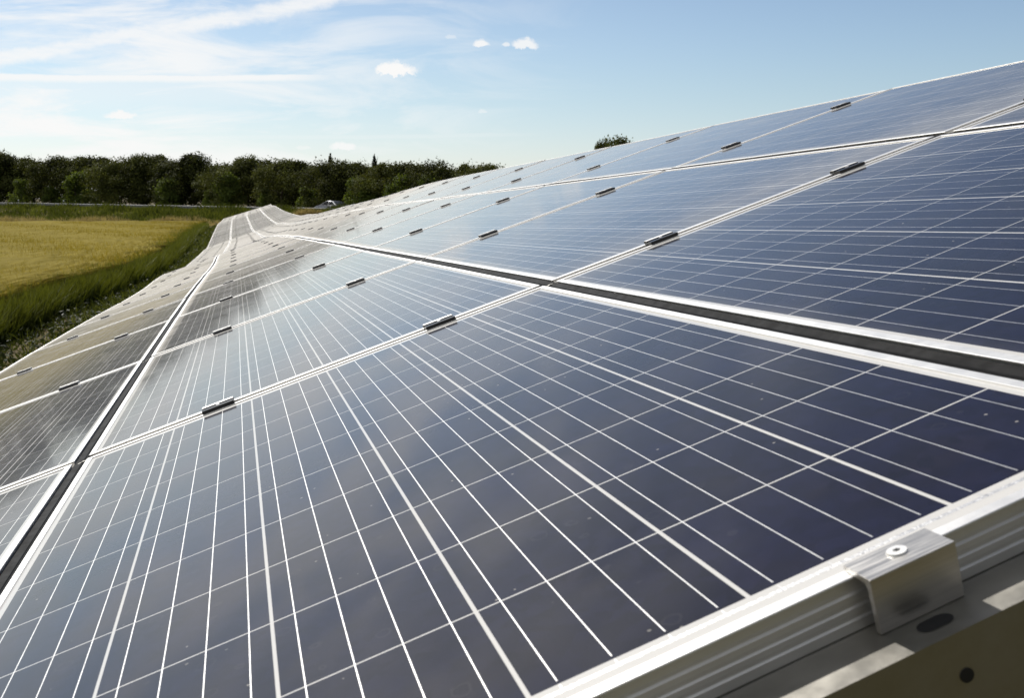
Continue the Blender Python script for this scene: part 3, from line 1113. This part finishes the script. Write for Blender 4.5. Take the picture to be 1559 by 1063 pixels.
for name, n, mat, lo, hi, hmin, hmax, wid, lab, ctr in (
        ('verge_grass', 60000, 'verge', 0.08, 0.97, 0.5, 1.25, 0.14, 'rough green grass and weeds on the bank before the guard rail', 0.5),
        ('dry_grass', 30000, 'straw', 0.0, 0.17, 0.75, 1.2, 0.09, 'strawy dry grass band between the barley and the bank', 0.5)):
    px = rng.uniform(-380, 640, n)
    f_ = lo + (hi - lo) * rng.uniform(0, 1, n) ** (1.0 if name == 'verge_grass' else 1.5)
    rd = np.maximum(rail_depth(px), FAR_EDGE + 6)
    D = FAR_EDGE + 0.3 + (rd - 0.8 - FAR_EDGE) * f_
    hf = RW[2][:2] / np.linalg.norm(RW[2][:2])
    XY = hf[None] * D[:, None] + RW[0][:2][None] * ((px - CXP) / FPX * D)[:, None]
    cl = np.sin(XY[:, 0] * 0.9 + 2 * np.sin(XY[:, 1] * 0.31)) * np.sin(XY[:, 1] * 0.8 + XY[:, 0] * 0.2)
    hh = rng.uniform(hmin, hmax, n) * (0.7 + 0.6 * np.clip(cl, -0.7, 1))
    P = np.stack([XY[:, 0], XY[:, 1], ground_z(XY[:, 0], XY[:, 1]) - 0.03], 1)
    V, Q, T, at = blades(P, hh, np.full(n, wid), 0.35, np.clip(0.45 - 0.45 * cl + rng.normal(0, 0.25, n), 0, 1), seg=2)
    tag(link(name, np_mesh(name, V, Q, T, mats=[M[mat]], attrs=at)), lab, 'grass', kind='stuff')

# ------------------------------------------------------------------ guard rail
gr = empty('guard_rail')
tag(gr, 'long grey steel guard rail along the road in front of the wood', 'guard rail')
prof = [(0.0, 0.42), (0.05, 0.46), (0.05, 0.52), (0.0, 0.56), (0.0, 0.60), (0.05, 0.64), (0.05, 0.70), (0.0, 0.74)]
vv, qq = [], []
rs = np.arange(-130, 110, 4.0)
for i, s in enumerate(rs):
    for d_, h_ in prof:
        p = road_pt(s, -0.1 - d_)
        vv.append((p[0], p[1], road_z(s) + h_))
    if i:
        for k in range(len(prof) - 1):
            a = i * len(prof) + k
            qq.append((a - len(prof), a - len(prof) + 1, a + 1, a))
link('rail', np_mesh('rail', vv, qq, mats=[M['rail_steel']]), gr)
pb = bmesh.new()
add_box(pb, (-0.05, -0.05, -0.4), (0.05, 0.05, 0.68), 0.006)
me_gp = bm_mesh('rail_post', pb, [M['rail_steel']])
for s in rs:
    p = road_pt(s, 0.02)
    o = link('post', me_gp, gr)
    o.location = (p[0], p[1], road_z(s))

# roadside marker posts
for x, lab in ((33, 'white roadside marker post, leftmost, just behind the rail'), (101, 'white roadside marker post, second from the left, behind the rail')):
    s = min(np.arange(-20, 60, 0.2), key=lambda t: abs(CXP + FPX * (np.dot(np.append(road_pt(t, 1.0), 1.4) - EYE, RW[0]) / np.dot(np.append(road_pt(t, 1.0), 1.4) - EYE, RW[2])) - x))
    p = road_pt(s, 0.6)
    o = empty('marker_post')
    o.location = (p[0], p[1], road_z(s))
    tag(o, lab, 'marker post', 'white marker posts by the road')
    b_ = bmesh.new()
    add_extrude(b_, [(-0.09, -0.06), (0.09, -0.06), (0.05, 0.07), (-0.05, 0.07)], 2, -0.1, 1.18)
    link('post', bm_mesh('marker', b_, [M['white_plastic']]), o)
    b_ = bmesh.new()
    add_box(b_, (-0.075, -0.066, 0.82), (0.075, -0.0605, 1.02))
    link('band', bm_mesh('marker_band', b_, [M['tyre']]), o)


# ------------------------------------------------------------------ car on the road
def build_car(s, off):
    """saloon seen from the side; local x = forward (toward the left of the picture)"""
    p = road_pt(s, off)
    o = empty('car')
    o.location = (p[0], p[1], road_z(s) + 0.02)
    o.rotation_euler = (0, 0, math.atan2(-RDIR[1], -RDIR[0]))
    tag(o, 'silver car driving along the road behind the guard rail', 'car')
    side = [(-2.2, 0.42), (-2.22, 0.85), (-2.1, 0.98), (-1.45, 1.03), (-0.75, 1.40), (-0.2, 1.47), (0.35, 1.44), (1.05, 1.03), (1.75, 0.92), (2.12, 0.76), (2.2, 0.5), (2.1, 0.3), (-2.1, 0.3)]

    def slab(pts, w_low, w_top, z_split):
        bm = bmesh.new()
        def y(z):
            k = min(1, max(0, (z - z_split) / (1.47 - z_split)))
            return w_low + (w_top - w_low) * k
        L = [bm.verts.new((x, y(z), z)) for x, z in pts]
        R = [bm.verts.new((x, -y(z), z)) for x, z in pts]
        n = len(pts)
        for i in range(n):
            j = (i + 1) % n
            bm.faces.new((L[i], L[j], R[j], R[i]))
        bm.faces.new(L)
        bm.faces.new(R[::-1])
        return bm
    bm = slab(side, 0.88, 0.62, 0.95)
    bmesh.ops.bevel(bm, geom=bm.edges[:], offset=0.03, segments=2, affect='EDGES')
    link('body', bm_mesh('car_body', bm, [M['car_paint']], True), o)
    for sg in (1, -1):
        for pts in ([(-1.38, 1.02), (-0.72, 1.38), (-0.22, 1.43), (-0.22, 1.00)], [(-0.16, 1.00), (-0.16, 1.43), (0.33, 1.40), (0.95, 1.02)]):
            bm = bmesh.new()
            f_ = []
            for x, z in pts:
                k = max(0, (z - 0.95) / 0.52)
                f_.append(bm.verts.new((x, sg * (0.88 - 0.26 * k + 0.012), z)))
            fc = bm.faces.new(f_)
            bmesh.ops.solidify(bm, geom=[fc], thickness=0.006)
            link('side_window', bm_mesh('side_window', bm, [M['car_glass']]), o)
    for (x0, z0, x1, z1, nm) in ((0.42, 1.42, 0.99, 1.08, 'windscreen'), (-0.82, 1.385, -1.38, 1.085, 'rear_window')):
        bm = bmesh.new()
        dxn = 0.02 if x0 > 0 else -0.02
        vs = [bm.verts.new((x, yy_, z + 0.012)) for x, z, yy_ in ((x0 + dxn, z0, -0.58), (x0 + dxn, z0, 0.58), (x1 + dxn, z1, 0.72), (x1 + dxn, z1, -0.72))]
        bm.faces.new(vs)
        link(nm, bm_mesh(nm, bm, [M['car_glass']]), o)
    for x in (-1.35, 1.35):
        for sg in (1, -1):
            bm = bmesh.new()
            add_cyl(bm, (0, 0, 0), (0, 1, 0), 0.31, 0.2, 28)
            wh = link('wheel', bm_mesh('wheel', bm, [M['tyre']]), o)
            wh.location = (x, sg * 0.82, 0.31)
            bm = bmesh.new()
            add_cyl(bm, (0, 0, 0), (0, 1, 0), 0.2, 0.21, 20)
            link('rim', bm_mesh('rim', bm, [M['frame']]), wh)
    for sg in (1, -1):
        bm = bmesh.new()
        add_box(bm, (2.02, sg * 0.62 - 0.17, 0.62), (2.19, sg * 0.62 + 0.17, 0.75), 0.03)
        link('headlight', bm_mesh('headlight', bm, [M['white_plastic']]), o)
    return o


def rail_s(x, off):
    best = min(np.arange(-60, 110, 0.1), key=lambda t: abs(CXP + FPX * (np.dot(np.append(road_pt(t, off), 1.2) - EYE, RW[0]) / np.dot(np.append(road_pt(t, off), 1.2) - EYE, RW[2])) - x))
    return float(best)


build_car(rail_s(507, 3.0), 3.0)


# ------------------------------------------------------------------ trees
def crown_mesh(name, seed, n_lobes, n_leaf, leaf, wide, mat, low=0.12, top_lumps=True):
    """unit tree (height 1): leaf clusters on many lobes of uneven size filling an irregular crown, gaps between"""
    r = np.random.default_rng(seed)
    lobes = []
    for k in range(n_lobes):
        t = r.uniform(0, 1) ** 0.8
        z = low + (0.93 - low) * t
        prof = math.sin(math.pi * min(1, 0.25 + 0.72 * t)) ** 0.7
        a = r.uniform(0, 2 * math.pi)
        rr = wide * prof * r.uniform(0.3, 1.0)
        s_ = r.uniform(0.07, 0.20)
        lobes.append((rr * math.cos(a), rr * math.sin(a), min(z, 1 - s_ * 0.9), s_))
    P, nd, shade = [], [], []
    per = n_leaf // n_lobes
    for (x, y, z, s_) in lobes:
        d = r.normal(0, 1, (per, 3))
        d /= np.linalg.norm(d, axis=1, keepdims=True)
        rad_ = r.uniform(0.45, 1.08, (per, 1))
        rad_ *= 1 + 0.25 * np.sin(d[:, :1] * 5 + x * 40) * np.sin(d[:, 1:2] * 6 + y * 30)
        P.append(np.array([x, y, z]) + d * rad_ * s_ * np.array([1.15, 1.15, 0.85]))
        nd.append(d * 1.2)
        shade.append(np.full(per, np.clip(r.normal(0.10, 0.22), 0, 1)) + np.abs(r.normal(0, 0.17, per)))
    # loose twigs sticking out of the outline
    k = n_leaf // 10
    d = r.normal(0, 1, (k, 3))
    L = np.array(lobes)[r.integers(0, n_lobes, k)]
    d /= np.linalg.norm(d, axis=1, keepdims=True)
    P.append(L[:, :3] + d * L[:, 3:4] * r.uniform(0.95, 1.22, (k, 1)))
    nd.append(d)
    shade.append(r.uniform(0.2, 0.9, k))
    P, nd, shade = np.concatenate(P), np.concatenate(nd), np.clip(np.concatenate(shade), 0, 1)
    P[:, 2] = np.maximum(P[:, 2], 0.02)
    V, Q = leaves(P, leaf, 0.25, 0.65, nd)
    return np_mesh(name, V, Q, mats=[M[mat]], attrs={'shade': np.repeat(shade, 4)})


def trunk_mesh(name, seed, h=0.75, r0=0.022):
    r = np.random.default_rng(seed)
    bm = bmesh.new()

    def limb(p0, p1, ra, rb, seg=7):
        ax = (Vector(p1) - Vector(p0))
        mt = ax.to_track_quat('Z', 'Y').to_matrix().to_4x4()
        mt.translation = (Vector(p0) + Vector(p1)) / 2
        bmesh.ops.create_cone(bm, cap_ends=True, segments=seg, radius1=ra, radius2=rb, depth=ax.length, matrix=mt)
    pts = [(0, 0, -0.03)]
    for k in range(1, 6):
        pts.append((r.normal(0, 0.008) * k, r.normal(0, 0.008) * k, h * k / 5))
    for k in range(5):
        limb(pts[k], pts[k + 1], r0 * (1 - k * 0.17), r0 * (1 - (k + 1) * 0.17))
        if k:
            for _ in range(2):
                a = r.uniform(0, 6.28)
                L = r.uniform(0.1, 0.22)
                limb(pts[k], (pts[k][0] + L * math.cos(a), pts[k][1] + L * math.sin(a), pts[k][2] + L * 0.7), r0 * 0.4, r0 * 0.1, 5)
    return bm_mesh(name, bm, [M['bark']], True)


def spruce_mesh(name, seed):
    r = np.random.default_rng(seed)
    P, nd = [], []
    for k in range(26):
        z = 0.08 + 0.9 * k / 26
        rr = 0.17 * (1 - z) + 0.012
        m_ = int(9 + 10 * (1 - z))
        for j in range(m_):
            a = r.uniform(0, 6.28)
            for t in np.linspace(0.1, 1, 7):
                P.append((rr * t * math.cos(a), rr * t * math.sin(a), z - 0.05 * t * t + r.normal(0, 0.006)))
                nd.append((0, 0, 0.6))
    for k in range(10):
        P.append((r.normal(0, 0.002), r.normal(0, 0.002), 0.95 + 0.05 * k / 10))
        nd.append((1, 0, 0))
    V, Q = leaves(np.array(P), 0.018, 0.2, 0.5, np.array(nd))
    return np_mesh(name, V, Q, mats=[M['needle']], attrs={'shade': np.repeat(r.uniform(0, 1, len(P)), 4)})


KINDS = []
for k in range(6):
    KINDS.append((crown_mesh(f'crown_{k}', 40 + k, 30 + 5 * k, 10000, 0.018, (0.46, 0.55, 0.40, 0.62, 0.50, 0.66)[k], 'tree_leaf', 0.10), trunk_mesh(f'trunk_{k}', 70 + k)))
FARK = [(crown_mesh(f'far_crown_{k}', 140 + k, 40, 4200, 0.022, 0.42, 'far_leaf', 0.1), KINDS[k][1]) for k in range(3)]
BRIGHT = [(crown_mesh(f'shrub_crown_{k}', 240 + k, 26, 3000, 0.032, 0.46, 'bright_leaf', 0.06), KINDS[k][1]) for k in range(2)]
SPR = (spruce_mesh('spruce_crown', 9), trunk_mesh('spruce_trunk', 99, 0.95, 0.014))


def plant(name, kind, x, ytop, D, label, cat, group=None, wscale=1.0, parts=True):
    """a tree whose top is seen at the photograph's (x, ytop) when it stands D metres away"""
    g = pix_ground(x, D)
    z = float(ground_z(g[0], g[1]))
    top = 2.5 + (302 - ytop) / FPX * D * 0.99
    h = (top - z) / 0.98
    o = empty(name)
    o.location = (g[0], g[1], z - 0.05)
    o.rotation_euler = (0, 0, rnd.uniform(0, 6.28))
    wv = wscale * rnd.uniform(0.9, 1.12)
    o.scale = (h * wv, h * wv, h)
    tag(o, label, cat, group)
    link('crown', kind[0], o)
    link('trunk', kind[1], o)
    return o


TOPS = [(-6, 225, 0), (22, 238, 1), (58, 238, 2), (92, 240, 3), (128, 236, 0), (158, 244, 4), (190, 241, 5), (220, 234, 1), (242, 236, 3), (268, 247, 2), (300, 239, 4), (328, 250, 0), (352, 247, 5), (382, 243, 1),
        (410, 245, 2), (432, 240, 3), (458, 248, 4), (480, 243, 0), (505, 246, 5), (532, 246, 1), (556, 244, 2), (590, 245, 3), (616, 250, 4), (640, 251, 0), (664, 248, 5), (690, 257, 1), (716, 252, 2), (740, 254, 3)]
for i, (x, yt, k) in enumerate(TOPS):
    D = max(rail_depth(x) + 14 + (i % 3) * 3.0, 100)
    where = ('at the far left of the wood' if x < 10 else f'{ORD[i]} crown from the left along the front of the wood' if i < 20 else f'{ORD[i - 20]} of the crowns right of the car, along the wood')
    lab = f'dark green broadleaf tree, {where}' if i else 'tall dark broadleaf tree cut by the left edge of the picture'
    plant('broadleaf_tree', KINDS[k], x, yt + rnd.uniform(-5, 4), D, lab, 'tree', 'broadleaf trees along the front of the wood', (1.05, 0.95, 1.1)[i % 3])
for i, x in enumerate(range(-20, 740, 26)):
    D = max(rail_depth(x) + 30 + (i % 4) * 4, 116)
    yb = float(np.interp(x, [t[0] for t in TOPS], [t[1] for t in TOPS]))
    plant('background_tree', FARK[i % 3], x + rnd.uniform(-5, 5), yb + rnd.uniform(2, 12), D, 'paler tree filling the wood behind the front row of dark trees', 'tree', 'paler trees deeper in the wood', 1.15)
for i, (x, yt, k, lab) in enumerate(((40, 272, 0, 'light green bush low down near the left edge of the wood'), (84, 284, 1, 'small bush between the two white marker posts'), (123, 262, 0, 'bush with sunlit edges in front of the dark oak clump at the left'),
                                     (262, 272, 1, 'light green bush leaning out from the tallest crown'), (324, 290, 0, 'small pale round bush standing in front of the dark wood'), (352, 264, 1, 'yellow green sapling right of the pale round bush'),
                                     (408, 290, 0, 'low bush above the hump of the array'), (470, 285, 1, 'rounded bush just left of the car'), (545, 270, 0, 'bush right behind the car'), (566, 276, 1, 'green bush right of the car'),
                                     (622, 266, 0, 'bright yellow green bush by the rising edge of the panels'), (655, 268, 1, 'green bush furthest right in front of the wood'), (600, 280, 1, 'low bush half hidden by the panels right of the car'))):
    D = max(rail_depth(x) + 10.5, 98)
    plant('bush', BRIGHT[k], x, yt, D, lab, 'bush', 'lighter bushes along the foot of the wood', 0.95)
for x, yt, lab in ((507, 235, 'pointed spruce top sticking up, left one of the pair'), (573, 236, 'pointed spruce top sticking up, right one of the pair')):
    plant('spruce_tree', SPR, x, yt, rail_depth(x) + 26, lab, 'tree', 'spruces showing above the wood', 1.25)
plant('broadleaf_tree', KINDS[3], 943, 210, 118, 'lone dark tree whose crown peeks over the top edge of the panels', 'tree', None, 0.66)
plant('broadleaf_tree', KINDS[1], 915, 216, 119, 'lower crown joined to the left of the lone tree over the panels', 'tree', None, 0.45)
# the wood carries on to the left of the picture, where the panels mirror it
for i, x in enumerate(range(-1500, -30, 62)):
    plant('broadleaf_tree', KINDS[i % 6], x, 236 + rnd.uniform(-8, 8), max(rail_depth(max(x, -300)) + 14 + (i % 3) * 4, 120), 'tree of the wood carrying on beyond the left edge of the picture', 'tree', 'trees of the wood beyond the left edge', 1.3)

# unseen trees added behind the camera to darken the shaded metal
for i, (x, y) in enumerate(((-24, -13), (-18, -15), (-13, -12), (-8.5, -14), (-4, -11.5), (0.5, -13), (5, -11), (9.5, -13.5), (14, -11.5), (18.5, -14), (24, -12.5), (30, -14))):
    z = float(ground_z(x, y))
    h = 9.0 + 1.8 * math.sin(i * 2.4)
    o = empty('broadleaf_tree')  # added unseen tree, only there to darken the shaded metal
    o.location = (x, y, z - 0.05)
    o.rotation_euler = (0, 0, i * 1.1)
    o.scale = (h * 0.95, h * 0.95, h)
    tag(o, 'unseen tree added behind the camera to darken the shaded metal', 'tree', 'unseen trees added behind the camera')
    link('crown', KINDS[i % 6][0], o)
    link('trunk', KINDS[i % 6][1], o)
